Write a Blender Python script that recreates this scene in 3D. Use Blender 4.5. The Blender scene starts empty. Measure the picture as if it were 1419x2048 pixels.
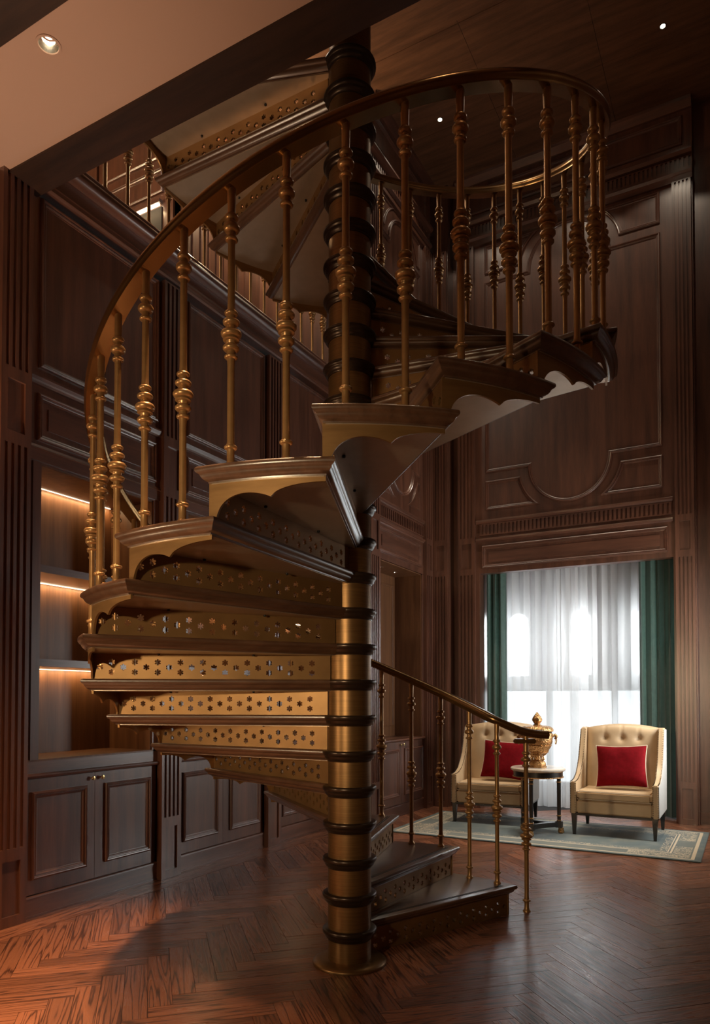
import bpy, bmesh, math, random
from mathutils import Vector, Matrix
random.seed(7)
PI = math.pi
scene = bpy.context.scene
COL = scene.collection
# ------------------------------------------------------------------ camera
H = 0.19                                    # rise of one stair tread
F_PX, CY_PX = 1427.0, 1361.0
YAW, PITCH = math.radians(28.93), math.radians(1.42)
CAM = Vector((1.905, -3.386, 1.4218))
cd = bpy.data.cameras.new('camera')
cd.sensor_fit = 'VERTICAL'; cd.sensor_height = 36.0
cd.lens = 36.0 * F_PX / 2048.0
cd.shift_y = (CY_PX - 1024.0) / 2048.0
cd.clip_start = 0.05; cd.clip_end = 400
cam = bpy.data.objects.new('camera', cd); COL.objects.link(cam)
cam.location = CAM; cam.rotation_euler = (PI / 2 + PITCH, 0, YAW)
scene.camera = cam
# ------------------------------------------------------------------ world, daylight, exposure
w = bpy.data.worlds.new('sky'); scene.world = w; w.use_nodes = True
bg = w.node_tree.nodes['Background']
bg.inputs[0].default_value = (0.93, 0.97, 1.0, 1); bg.inputs[1].default_value = 2.2
def area_light(name, loc, rot, sx, sy, power, color, portal=False):
    l = bpy.data.lights.new(name, 'AREA'); l.shape = 'RECTANGLE'; l.size = sx; l.size_y = sy
    l.energy = power; l.color = color
    if portal: l.cycles.is_portal = True
    o = bpy.data.objects.new(name, l); COL.objects.link(o); o.location = loc; o.rotation_euler = rot
    o['kind'] = 'helper'
    return o
area_light('daylight', (-0.04, 6.62, 2.35), (-PI / 2, 0, 0), 2.3, 1.6, 180, (0.96, 0.98, 1.0))
area_light('assumed_side_daylight', (2.05, 4.5, 1.8), (PI / 2, 0, PI / 2), 1.05, 2.1, 95, (1.0, 0.95, 0.90))  # added daylight outside the assumed, unseen window in the right bay
scene.view_settings.view_transform = 'Standard'; scene.view_settings.look = 'None'
scene.view_settings.gamma = 1.0; scene.view_settings.use_curve_mapping = False
scene.view_settings.exposure = 0.0
WARM = (1.0, 0.70, 0.40)
# ------------------------------------------------------------------ materials
def mat(name, base, rough=0.5, metal=0.0, coat=0.0, spec=0.5):
    m = bpy.data.materials.new(name); m.use_nodes = True
    b = m.node_tree.nodes['Principled BSDF']
    b.inputs['Base Color'].default_value = (*base, 1); b.inputs['Roughness'].default_value = rough
    b.inputs['Metallic'].default_value = metal; b.inputs['Coat Weight'].default_value = coat
    b.inputs['Coat Roughness'].default_value = 0.28; b.inputs['Coat IOR'].default_value = 1.6; b.inputs['Specular IOR Level'].default_value = spec
    return m, m.node_tree.nodes, m.node_tree.links, b
def ramp(nodes, stops):
    r = nodes.new('ShaderNodeValToRGB'); e = r.color_ramp.elements
    while len(e) < len(stops): e.new(0.5)
    for x, (p, c) in zip(e, stops): x.position = p; x.color = (*c, 1)
    return r
def wood(name, dark, light, scale=(6, 6, 0.5), rough=0.42, coat=1.0, bump=0.04):
    m, N, L, b = mat(name, light, rough, 0, coat)
    tc = N.new('ShaderNodeTexCoord'); mp = N.new('ShaderNodeMapping'); mp.inputs['Scale'].default_value = scale
    n1 = N.new('ShaderNodeTexNoise'); n1.inputs['Scale'].default_value = 2.2; n1.inputs['Detail'].default_value = 5
    n2 = N.new('ShaderNodeTexNoise'); n2.inputs['Scale'].default_value = 14; n2.inputs['Detail'].default_value = 3
    L.new(tc.outputs['Object'], mp.inputs['Vector']); L.new(mp.outputs[0], n1.inputs['Vector']); L.new(mp.outputs[0], n2.inputs['Vector'])
    mx = N.new('ShaderNodeMath'); mx.operation = 'MULTIPLY_ADD'; mx.inputs[1].default_value = 0.35
    L.new(n2.outputs[0], mx.inputs[0]); L.new(n1.outputs[0], mx.inputs[2])
    r = ramp(N, [(0.42, dark), (0.88, light)]); L.new(mx.outputs[0], r.inputs[0]); L.new(r.outputs[0], b.inputs['Base Color'])
    bp = N.new('ShaderNodeBump'); bp.inputs['Strength'].default_value = bump; bp.inputs['Distance'].default_value = 0.01
    L.new(n2.outputs[0], bp.inputs['Height']); L.new(bp.outputs[0], b.inputs['Normal'])
    return m
def metal(name, dark, light, rough, metallic=0.9, scale=(3, 3, 60)):
    m, N, L, b = mat(name, light, rough, metallic)
    tc = N.new('ShaderNodeTexCoord'); mp = N.new('ShaderNodeMapping'); mp.inputs['Scale'].default_value = scale
    n1 = N.new('ShaderNodeTexNoise'); n1.inputs['Scale'].default_value = 3; n1.inputs['Detail'].default_value = 4
    L.new(tc.outputs['Object'], mp.inputs['Vector']); L.new(mp.outputs[0], n1.inputs['Vector'])
    r = ramp(N, [(0.3, dark), (0.75, light)]); L.new(n1.outputs[0], r.inputs[0]); L.new(r.outputs[0], b.inputs['Base Color'])
    return m
def emit(name, color, strength):
    m, N, L, b = mat(name, color); b.inputs['Emission Color'].default_value = (*color, 1); b.inputs['Emission Strength'].default_value = strength
    return m
def fabric(name, c1, c2, rough=0.8, scale=60, sheen=0.3, transl=0.0):
    m, N, L, b = mat(name, c1, rough); b.inputs['Sheen Weight'].default_value = sheen
    tc = N.new('ShaderNodeTexCoord'); n1 = N.new('ShaderNodeTexNoise'); n1.inputs['Scale'].default_value = scale; n1.inputs['Detail'].default_value = 3
    L.new(tc.outputs['Object'], n1.inputs['Vector'])
    r = ramp(N, [(0.3, c1), (0.7, c2)]); L.new(n1.outputs[0], r.inputs[0]); L.new(r.outputs[0], b.inputs['Base Color'])
    if transl > 0:
        t = N.new('ShaderNodeBsdfTranslucent'); L.new(r.outputs[0], t.inputs['Color'])
        mx = N.new('ShaderNodeMixShader'); mx.inputs[0].default_value = transl
        L.new(b.outputs[0], mx.inputs[1]); L.new(t.outputs[0], mx.inputs[2]); L.new(mx.outputs[0], N['Material Output'].inputs['Surface'])
    return m
M = {}
M['wood'] = wood('mahogany panelling', (0.058, 0.0205, 0.0115), (0.165, 0.062, 0.034))
M['woodh'] = wood('mahogany rails', (0.058, 0.0205, 0.0115), (0.165, 0.062, 0.034), scale=(0.6, 0.6, 8))
M['ceil'] = wood('ceiling veneer', (0.085, 0.038, 0.018), (0.19, 0.084, 0.040), scale=(0.7, 7, 1), rough=0.5, coat=0)
M['tread'] = wood('dark tread wood', (0.055, 0.026, 0.014), (0.125, 0.062, 0.034), scale=(1.0, 9, 9), rough=0.33)
M['shelf'] = wood('bookcase back veneer', (0.10, 0.038, 0.014), (0.20, 0.085, 0.034), scale=(9, 9, 0.5), rough=0.5, coat=0.2)
M['joint'] = mat('floor joint', (0.010, 0.005, 0.003), 0.7)[0]
M['bronze'] = metal('satin bronze plate', (0.24, 0.132, 0.050), (0.33, 0.185, 0.072), 0.46, 0.68, (2, 2, 14))
M['plate'] = metal('satin soffit plate', (0.46, 0.36, 0.26), (0.56, 0.45, 0.34), 0.33, 0.7, (3, 3, 3))
M['brass'] = metal('antique brass', (0.36, 0.20, 0.080), (0.46, 0.265, 0.112), 0.34, 0.6, (2, 2, 6))
M['rail'] = metal('polished bronze rail', (0.26, 0.15, 0.06), (0.34, 0.20, 0.08), 0.24, 0.9, (2, 2, 2))
M['column'] = metal('brushed bronze column', (0.17, 0.092, 0.034), (0.25, 0.138, 0.052), 0.38, 0.75, (1.5, 1.5, 90))
M['collar'] = mat('dark bronze collar', (0.045, 0.028, 0.018), 0.28, 0.6)[0]
M['knob'] = mat('brass knob', (0.65, 0.47, 0.22), 0.25, 1.0)[0]
M['plaster'] = mat('painted plaster', (0.44, 0.275, 0.205), 0.8)[0]
M['beam'] = wood('dark beam wood', (0.016, 0.0065, 0.0035), (0.042, 0.017, 0.009), scale=(0.6, 6, 6), rough=0.5, coat=0.0)
M['black'] = mat('blackened metal', (0.012, 0.011, 0.010), 0.4, 0.4)[0]
M['chrome'] = mat('lamp reflector', (0.85, 0.80, 0.72), 0.12, 1.0)[0]
M['stone'] = mat('window masonry', (0.34, 0.34, 0.35), 0.8)[0]
M['leather'] = fabric('tan leather', (0.54, 0.385, 0.23), (0.60, 0.435, 0.265), 0.42, 9, 0.0)
M['outer'] = fabric('pale outer upholstery', (0.42, 0.41, 0.39), (0.48, 0.47, 0.45), 0.6, 40, 0.1)
M['piping'] = fabric('cream piping', (0.60, 0.48, 0.34), (0.66, 0.54, 0.40), 0.6, 60, 0.0)
M['leg'] = mat('ebonised wood', (0.010, 0.008, 0.007), 0.3, 0, 0.2)[0]
M['nail'] = mat('dark nailheads', (0.05, 0.035, 0.025), 0.3, 0.9)[0]
M['red'] = fabric('red velvet', (0.125, 0.003, 0.005), (0.17, 0.004, 0.008), 0.9, 30, 0.0); M['red'].node_tree.nodes['Principled BSDF'].inputs['Specular IOR Level'].default_value = .08
M['gold'] = metal('chased gold', (0.26, 0.125, 0.045), (0.78, 0.48, 0.22), 0.34, 0.85, (30, 30, 30))
gm_ = M['gold']; N, L = gm_.node_tree.nodes, gm_.node_tree.links
vo = N.new('ShaderNodeTexVoronoi'); vo.inputs['Scale'].default_value = 75; tcg = N.new('ShaderNodeTexCoord'); L.new(tcg.outputs['Object'], vo.inputs['Vector'])
bpg = N.new('ShaderNodeBump'); bpg.inputs['Strength'].default_value = .7; bpg.inputs['Distance'].default_value = .006; L.new(vo.outputs[0], bpg.inputs['Height']); L.new(bpg.outputs[0], N['Principled BSDF'].inputs['Normal'])
M['marble'] = fabric('cream marble', (0.62, 0.54, 0.45), (0.72, 0.65, 0.57), 0.15, 5, 0.0)
M['green'] = fabric('green velvet', (0.045, 0.10, 0.080), (0.06, 0.125, 0.10), 0.55, 20, 0.6, 0.2)
m, N, L, b = mat('sheer voile', (0.86, 0.86, 0.87), 0.9)
tl = N.new('ShaderNodeBsdfTranslucent'); tl.inputs[0].default_value = (0.90, 0.90, 0.91, 1)
df = N.new('ShaderNodeBsdfDiffuse'); df.inputs[0].default_value = (0.86, 0.85, 0.84, 1)
tr = N.new('ShaderNodeBsdfTransparent'); ms = N.new('ShaderNodeMixShader'); ms.inputs[0].default_value = 0.35
mt = N.new('ShaderNodeMixShader'); mt.inputs[0].default_value = 0.30
L.new(tl.outputs[0], ms.inputs[1]); L.new(df.outputs[0], ms.inputs[2]); L.new(ms.outputs[0], mt.inputs[1]); L.new(tr.outputs[0], mt.inputs[2])
L.new(mt.outputs[0], N['Material Output'].inputs['Surface']); M['sheer'] = m
m, N, L, b = mat('window glass', (1, 1, 1), 0.02)
tr = N.new('ShaderNodeBsdfTransparent'); tr.inputs[0].default_value = (0.95, 0.97, 0.97, 1); gl = N.new('ShaderNodeBsdfGlossy'); gl.inputs['Roughness'].default_value = 0.02
mx = N.new('ShaderNodeMixShader'); mx.inputs[0].default_value = 0.06
L.new(tr.outputs[0], mx.inputs[1]); L.new(gl.outputs[0], mx.inputs[2]); L.new(mx.outputs[0], N['Material Output'].inputs['Surface']); M['glass'] = m
M['led'] = emit('led strip', (1.0, 0.80, 0.52), 5.0)
M['bulb'] = emit('lamp glow', (1.0, 0.86, 0.62), 40.0)
# oak floor: contour-line grain per plank, UV = metres along / across, +10 per plank
m, N, L, b = mat('stained oak floor', (0.2, 0.08, 0.04), 0.3, 0, 0.25)
uv = N.new('ShaderNodeUVMap'); sx = N.new('ShaderNodeSeparateXYZ'); L.new(uv.outputs[0], sx.inputs[0])
def mth(op, a, bb=None, c=None):
    q = N.new('ShaderNodeMath'); q.operation = op
    for i, v in enumerate((a, bb, c)):
        if v is None: continue
        if isinstance(v, (int, float)): q.inputs[i].default_value = v
        else: L.new(v, q.inputs[i])
    return q.outputs[0]
cell = mth('FLOOR', mth('DIVIDE', sx.outputs[0], 10.0))
wn = N.new('ShaderNodeTexWhiteNoise'); wn.noise_dimensions = '1D'; L.new(cell, wn.inputs['W'])
cb = N.new('ShaderNodeCombineXYZ'); L.new(mth('MULTIPLY', sx.outputs[0], 0.95), cb.inputs[0]); L.new(mth('MULTIPLY', sx.outputs[1], 17.0), cb.inputs[1]); L.new(mth('MULTIPLY', cell, 1.7), cb.inputs[2])
no = N.new('ShaderNodeTexNoise'); no.inputs['Scale'].default_value = 1.0; no.inputs['Detail'].default_value = 1.3; no.inputs['Roughness'].default_value = 0.45; L.new(cb.outputs[0], no.inputs['Vector'])
ring = mth('PINGPONG', mth('MULTIPLY', no.outputs[0], 15.0), 1.0)
cb2 = N.new('ShaderNodeCombineXYZ'); L.new(mth('MULTIPLY', sx.outputs[0], 14.0), cb2.inputs[0]); L.new(mth('MULTIPLY', sx.outputs[1], 260.0), cb2.inputs[1])
pore = N.new('ShaderNodeTexNoise'); pore.inputs['Scale'].default_value = 1.0; pore.inputs['Detail'].default_value = 2; L.new(cb2.outputs[0], pore.inputs['Vector'])
gr = mth('ADD', ring, mth('MULTIPLY', mth('SUBTRACT', pore.outputs[0], 0.5), 0.9))
rp = ramp(N, [(0.02, (0.05, 0.017, 0.009)), (0.16, (0.10, 0.035, 0.018)), (0.34, (0.215, 0.080, 0.041)), (1.0, (0.25, 0.097, 0.051))])
L.new(gr, rp.inputs[0])
hv = N.new('ShaderNodeHueSaturation'); L.new(rp.outputs[0], hv.inputs['Color']); L.new(mth('MULTIPLY_ADD', wn.outputs[0], 0.65, 0.62), hv.inputs['Value'])
L.new(hv.outputs[0], b.inputs['Base Color'])
L.new(mth('MULTIPLY_ADD', ring, -0.10, 0.36), b.inputs['Roughness'])
bp = N.new('ShaderNodeBump'); bp.inputs['Strength'].default_value = 0.12; bp.inputs['Distance'].default_value = 0.004; L.new(gr, bp.inputs['Height']); L.new(bp.outputs[0], b.inputs['Normal'])
M['floor'] = m
# ------------------------------------------------------------------ mesh helpers
class MB:
    def __init__(s): s.v = []; s.f = []; s.uv = None
    def add(s, vs, fs):
        o = len(s.v); s.v += [tuple(v) for v in vs]; s.f += [tuple(i + o for i in f) for f in fs]; return s
    def box(s, x0, x1, y0, y1, z0, z1):
        vs = [(x, y, z) for z in (z0, z1) for y in (y0, y1) for x in (x0, x1)]
        return s.add(vs, [(0, 2, 3, 1), (4, 5, 7, 6), (0, 1, 5, 4), (2, 6, 7, 3), (0, 4, 6, 2), (1, 3, 7, 5)])
    def lathe(s, prof, n=16, c=(0, 0, 0), cap=True):
        k = len(prof); vs = [(c[0] + r * math.cos(2 * PI * i / n), c[1] + r * math.sin(2 * PI * i / n), c[2] + z) for r, z in prof for i in range(n)]
        fs = [(j * n + i, j * n + (i + 1) % n, (j + 1) * n + (i + 1) % n, (j + 1) * n + i) for j in range(k - 1) for i in range(n)]
        if cap: fs += [tuple(reversed(range(n))), tuple(range((k - 1) * n, k * n))]
        return s.add(vs, fs)
    def sweep(s, rings, closed_ring=True, cap=True, loop=False):
        k = len(rings); n = len(rings[0]); vs = [p for r in rings for p in r]; fs = []
        for j in range(k if loop else k - 1):
            a, b2 = j * n, ((j + 1) % k) * n
            for i in range(n if closed_ring else n - 1):
                i2 = (i + 1) % n; fs.append((a + i, a + i2, b2 + i2, b2 + i))
        if cap and not loop and closed_ring: fs += [tuple(reversed(range(n))), tuple(range((k - 1) * n, k * n))]
        return s.add(vs, fs)
    def tube(s, pts, r, n=8, loop=False):
        pts = [Vector(p) for p in pts]; rings = []; K = len(pts); up = None
        for i, p in enumerate(pts):
            if loop: t = pts[(i + 1) % K] - pts[i - 1]
            else: t = pts[min(i + 1, K - 1)] - pts[max(i - 1, 0)]
            t.normalize()
            if up is None: up = Vector((0, 0, 1)) if abs(t.z) < 0.9 else Vector((1, 0, 0))
            a = t.cross(up); a.normalize(); b2 = a.cross(t); up = b2
            rr = r[i] if isinstance(r, (list, tuple)) else r
            rings.append([tuple(p + a * (rr * math.cos(2 * PI * q / n)) + b2 * (rr * math.sin(2 * PI * q / n))) for q in range(n)])
        return s.sweep(rings, True, True, loop)
    def mesh(s, name, smooth=False, angle=35, bevel=0.0):
        me = bpy.data.meshes.new(name); me.from_pydata(s.v, [], s.f)
        bm = bmesh.new(); bm.from_mesh(me)
        bmesh.ops.recalc_face_normals(bm, faces=bm.faces)
        if bevel > 0:
            bmesh.ops.bevel(bm, geom=[e for e in bm.edges if len(e.link_faces) == 2 and e.calc_face_angle(0) > 0.6], offset=bevel, segments=2, affect='EDGES', clamp_overlap=True)
        if smooth:
            for f in bm.faces: f.smooth = True
            lim = math.radians(angle)
            for e in bm.edges:
                if len(e.link_faces) == 2 and e.calc_face_angle(0) > lim: e.smooth = False
        bm.to_mesh(me); bm.free(); return me
    def obj(s, name, material, parent=None, smooth=False, angle=35, bevel=0.0, **tags):
        return link(name, s.mesh(name, smooth, angle, bevel), material, parent, **tags)
def link(name, me, material=None, parent=None, loc=None, rz=None, **tags):
    if material is not None and not me.materials: me.materials.append(M[material])
    o = bpy.data.objects.new(name, me); COL.objects.link(o)
    if loc is not None: o.location = loc
    if rz is not None: o.rotation_euler = (0, 0, rz)
    if parent is not None: o.parent = parent
    for k, v in tags.items(): o[k] = v
    return o
def empty(name, loc=(0, 0, 0), rz=0, **tags):
    o = bpy.data.objects.new(name, None); COL.objects.link(o); o.location = loc; o.rotation_euler = (0, 0, rz); o.empty_display_size = 0.05
    for k, v in tags.items(): o[k] = v
    return o
def lamp(name, loc, power, parent=None, kind='SPOT', angle=70, blend=0.7, color=WARM, radius=0.03, target=None):
    l = bpy.data.lights.new(name, kind); l.energy = power; l.color = color; l.shadow_soft_size = radius
    o = bpy.data.objects.new(name, l); COL.objects.link(o); o.location = loc; o['kind'] = 'helper'
    if kind == 'SPOT':
        l.spot_size = math.radians(angle); l.spot_blend = blend
        if target is not None:
            o.rotation_euler = (Vector(target) - Vector(loc)).to_track_quat('-Z', 'Y').to_euler()
    if parent is not None: o.parent = parent
    return o
def filled_curve(name, outer, holes, thick):
    """flat polygon with holes, extruded: a mesh in its local XY plane"""
    cu = bpy.data.curves.new(name, 'CURVE'); cu.dimensions = '2D'; cu.fill_mode = 'BOTH'; cu.extrude = thick / 2
    for poly in [outer] + holes:
        sp = cu.splines.new('POLY'); sp.points.add(len(poly) - 1); sp.use_cyclic_u = True
        for p, (a, b2) in zip(sp.points, poly): p.co = (a, b2, 0, 1)
    o = bpy.data.objects.new(name, cu); COL.objects.link(o)
    dg = bpy.context.evaluated_depsgraph_get(); me = bpy.data.meshes.new_from_object(o.evaluated_get(dg)); me.name = name
    bpy.data.objects.remove(o); bpy.data.curves.remove(cu)
    return me
def arc(cx, cy, r, a0, a1, n): return [(cx + r * math.cos(math.radians(a0 + (a1 - a0) * i / n)), cy + r * math.sin(math.radians(a0 + (a1 - a0) * i / n))) for i in range(n + 1)]
def rect(a0, a1, b0, b1): return [(a0, b0), (a1, b0), (a1, b1), (a0, b1)]
# wall frames: (a, b, h) -> world
def on_left(X): return lambda a, b2, h: (X + h, a, b2)
def on_back(Y): return lambda a, b2, h: (a, Y - h, b2)
PROF = [(0, 0), (0, .012), (.005, .020), (.012, .024), (.018, .022), (.021, .014), (.025, .013), (.030, .016), (.036, .013), (.040, .007), (.046, .006), (.048, 0)]
PSML = [(0, 0), (0, .010), (.005, .014), (.012, .014), (.018, .007), (.028, .005), (.030, 0)]
def mould(mb, fr, pts, prof=PROF, closed=True):
    n = len(pts); area = sum(pts[i][0] * pts[(i + 1) % n][1] - pts[(i + 1) % n][0] * pts[i][1] for i in range(n))
    if closed and area < 0: pts = pts[::-1]
    nr = []
    for i in range(n):
        def nm(p, q):
            d = Vector((q[0] - p[0], q[1] - p[1])); d.normalize(); return Vector((-d.y, d.x))
        if closed or 0 < i < n - 1:
            a, b2 = nm(pts[i - 1], pts[i]), nm(pts[i], pts[(i + 1) % n]); m2 = a + b2; m2.normalize(); m2 = m2 / max(0.35, m2.dot(a))
        else: m2 = nm(pts[i], pts[i + 1]) if i == 0 else nm(pts[i - 1], pts[i])
        nr.append(m2)
    rings = [[fr(pts[i][0] + nr[i].x * o, pts[i][1] + nr[i].y * o, h) for o, h in prof] for i in range(n)]
    mb.sweep(rings, False, False, closed)
def fbox(mb, fr, a0, a1, b0, b1, h0, h1):
    p, q = fr(a0, b0, h0), fr(a1, b1, h1)
    mb.box(min(p[0], q[0]), max(p[0], q[0]), min(p[1], q[1]), max(p[1], q[1]), min(p[2], q[2]), max(p[2], q[2]))
def hmould(mb, fr, a0, a1, prof):
    """straight horizontal moulding, prof = [(b, h)...]"""
    mb.sweep([[fr(a, b2, h) for b2, h in prof] for a in (a0, a1)], True, True)
# ================================================================== FLOOR
XL, YB, ZC = -2.18, 5.5, 8.29               # left wall plane, back wall plane, ceiling
floor = MB().box(-5.2, 2.9, -5.6, 6.9, -0.12, -0.004).obj('floor', 'joint', kind='structure', label='dark oak herringbone parquet floor', category='floor')
PW, PN = 0.112, 6; PL = PW * PN
R2 = math.sqrt(0.5); OX, OY = -1.403, -0.549
BL, BR = -1.95, 2.40                        # border boards
def clip(poly, axis, lim, keep_less):
    out = []
    for i in range(len(poly)):
        p, q = poly[i], poly[(i + 1) % len(poly)]
        ip = (p[axis] <= lim) == keep_less; iq = (q[axis] <= lim) == keep_less
        if ip: out.append(p)
        if ip != iq:
            t = (lim - p[axis]) / (q[axis] - p[axis]); out.append(tuple(a + (b2 - a) * t for a, b2 in zip(p, q)))
    return out
def project(p):
    d = Vector(p) - CAM; cy_, sy_ = math.cos(YAW), math.sin(YAW)
    rx = d.x * cy_ + d.y * sy_; fx = -d.x * sy_ + d.y * cy_; z = d.z
    yy = fx * math.cos(PITCH) + z * math.sin(PITCH); zz = -fx * math.sin(PITCH) + z * math.cos(PITCH)
    return (709.5 + F_PX * rx / yy, CY_PX - F_PX * zz / yy, yy) if yy > 0.05 else (-1e5, -1e5, yy)
planks = []
def add_plank(poly, idx):
    """poly: (x, y, u, v)"""
    if len(poly) >= 3: planks.append((poly, idx, random.uniform(-0.0005, 0.0006)))
idx = 0
for gx in range(-90, 90):
    for gy in range(-90, 90):
        t = (gx - gy) % (2 * PN)
        if t == 0: a, b2 = PL, PW
        elif t == 2 * PN - 1: a, b2 = PW, PL
        else: continue
        g = 0.0011
        c = []
        for (p, q, s1, s2) in ((0, 0, g, g), (a, 0, -g, g), (a, b2, -g, -g), (0, b2, g, -g)):
            P, Q = gx * PW + p + s1, gy * PW + q + s2
            x, y = (P - Q) * R2 + OX, (P + Q) * R2 + OY
            u, v = (p, q) if t == 0 else (q, p)
            c.append((x, y, u, v))
        if max(k[0] for k in c) < BL or min(k[0] for k in c) > BR or max(k[1] for k in c) < -5 or min(k[1] for k in c) > 5.5: continue
        for ax, lim, kl in ((0, BL + 0.001, False), (0, BR - 0.001, True)): c = clip(c, ax, lim, kl)
        idx += 1; add_plank(c, idx)
for x0, x1 in ((-2.3, BL - 0.004), (BR + 0.004, 2.7)):
    y = -5.2
    while y < 6.0:
        ln = random.uniform(1.3, 1.9); idx += 1
        for hx0, hx1 in ((x0, (x0 + x1) / 2 - .001), ((x0 + x1) / 2 + .001, x1)):
            idx += 1
            add_plank([(hx0, y, 0, 0), (hx1, y, 0, hx1 - hx0), (hx1, y + ln - .002, ln, hx1 - hx0), (hx0, y + ln - .002, ln, 0)], idx)
        y += ln
def plank_mesh(name, items):
    vs, fs, uvs = [], [], []
    for poly, k, dz in items:
        o = len(vs); n = len(poly)
        for p in poly: vs.append((p[0], p[1], dz)); uvs.append((10 * k + 2 + p[2], p[3]))
        for p in poly: vs.append((p[0], p[1], -0.011)); uvs.append((10 * k + 2 + p[2], p[3]))
        fs.append(tuple(range(o, o + n)) if sum(poly[i][0] * poly[(i + 1) % n][1] - poly[(i + 1) % n][0] * poly[i][1] for i in range(n)) > 0 else tuple(reversed(range(o, o + n))))
        for i in range(n): fs.append((o + i, o + n + i, o + n + (i + 1) % n, o + (i + 1) % n))
    me = bpy.data.meshes.new(name); me.from_pydata(vs, [], fs); lay = me.uv_layers.new(name='UVMap')
    for lp in me.loops: lay.data[lp.index].uv = uvs[lp.vertex_index]
    return me
vis, rest = [], []
for it in planks:
    poly = it[0]; cxm = sum(p[0] for p in poly) / len(poly); cym = sum(p[1] for p in poly) / len(poly)
    u, v, d = project((cxm, cym, 0))
    ar = abs(sum(poly[i][0] * poly[(i + 1) % len(poly)][1] - poly[(i + 1) % len(poly)][0] * poly[i][1] for i in range(len(poly))))
    hidden = (-1.5 < cxm < 1.5 and 3.47 < cym < 4.9)
    (vis if (-60 < u < 1480 and v < 2110 and d > 0 and not hidden) else rest).append((d / max(ar, 1e-4) ** .3, it))
vis.sort(key=lambda e: e[0])
for _, it in vis[:296]: link('plank', plank_mesh('plank', [it]), 'floor', floor)
link('plank_field', plank_mesh('plank_field', [it for _, it in vis[296:] + rest]), 'floor', floor, kind='stuff')
# ================================================================== WALL PIECES
def pilaster(name, fr, a0, a1, parent, z_top, z_lo=0.0, depth=0.05, flutes=4, blocks=((3.04, 3.50),)):
    """fluted pilaster: plinth with sunk panel, flutes, sunk block, flutes again"""
    mb = MB(); w_ = a1 - a0; d0 = depth - 0.016; e = 0.028
    fbox(mb, fr, a0, a1, z_lo, z_top, 0, d0)
    def framed(b0, b1):
        i = 0.045
        fbox(mb, fr, a0, a0 + i, b0, b1, d0, depth); fbox(mb, fr, a1 - i, a1, b0, b1, d0, depth)
        fbox(mb, fr, a0 + i, a1 - i, b0, b0 + .065, d0, depth); fbox(mb, fr, a0 + i, a1 - i, b1 - .065, b1, d0, depth)
    def fluted(b0, b1):
        fbox(mb, fr, a0, a1, b0, b0 + .012, d0, depth); fbox(mb, fr, a0, a1, b1 - .012, b1, d0, depth)
        sl = (w_ - 2 * e) / (flutes * 2 - 1) if flutes > 1 else .02
        rb = [(a0, a0 + e)] + [(a0 + e + sl * (2 * i + 1), a0 + e + sl * (2 * i + 2)) for i in range(flutes - 1)] + [(a1 - e, a1)]
        for r0, r1 in rb: fbox(mb, fr, r0, r1, b0 + .012, b1 - .012, d0, depth)
    framed(z_lo, 0.47)
    z = 0.47
    for b0, b1 in blocks: fluted(z, b0); framed(b0, b1); z = b1
    fluted(z, z_top)
    return mb.obj(name, 'wood', parent)
# ------------------------------------------------------------------ left wall
frL = on_left(XL)
wl = MB()
wl.box(-2.75, -2.65, -5.0, 3.7, 0, 4.75); wl.box(-2.65, XL, -5.0, -0.40, 0, 4.75)
wl.box(-2.66, XL, -0.42, 3.65, 2.975, 4.75)
wl.box(-2.75, XL + 0.03, 3.60, 3.66, 0, ZC)
wall_left = wl.obj('wall_left', 'wood', kind='structure', label='dark mahogany panelled wall with fluted pilasters', category='wall')
PIL = [(-0.615, -0.40), (0.79, 1.01), (2.205, 2.425)]
for a0, a1 in PIL: pilaster('pilaster', frL, a0, a1, wall_left, 4.76)
BAYS = [(-0.40, 0.79), (1.01, 2.205), (2.425, 3.60)]
for b0, b1 in BAYS:
    mb = MB(); hmould(mb, frL, b0, b1, [(2.985, 0), (2.985, .012), (3.06, .012), (3.066, .018), (3.072, .012), (3.09, .008), (3.09, 0)]); mb.obj('band_rail', 'woodh', wall_left)
    mb = MB(); mould(mb, frL, rect(b0 + .075, b1 - .045, 3.12, 3.435)); fbox(mb, frL, b0 + .16, b1 - .13, 3.205, 3.35, 0, .008); mb.obj('frieze_panel', 'woodh', wall_left)
    mb = MB(); hmould(mb, frL, b0, b1 + .0, [(3.485, 0), (3.49, .012), (3.502, .022), (3.512, .028), (3.532, .034), (3.545, .034), (3.545, 0)]); mb.obj('ledge_moulding', 'woodh', wall_left)
    mb = MB(); mould(mb, frL, rect(b0 + .085, b1 - .03, 3.605, 4.745)); mb.obj('panel_moulding', 'wood', wall_left)
mb = MB()
hmould(mb, frL, -0.62, 3.60, [(4.79, 0), (4.79, .04), (4.80, .055), (4.835, .062), (4.845, .05), (4.86, .05), (4.86, 0)])
mb.obj('cornice_bead', 'woodh', wall_left)
prof = [(4.86, 0), (4.88, .04), (4.915, .05), (4.93, .062), (4.94, .062)] + [(4.99 + .05 * math.sin(t), .082 + .052 * math.cos(t)) for t in [math.radians(-88 + 176 * i / 12) for i in range(13)]] + [(5.045, .07), (5.055, .085), (5.075, .09), (5.09, .08), (5.10, .04), (5.10, -.12), (4.86, -.12)]
mb = MB(); hmould(mb, frL, -0.62, 3.60, prof); mb.obj('bullnose_cornice', 'woodh', wall_left, smooth=True, angle=40)
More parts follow.
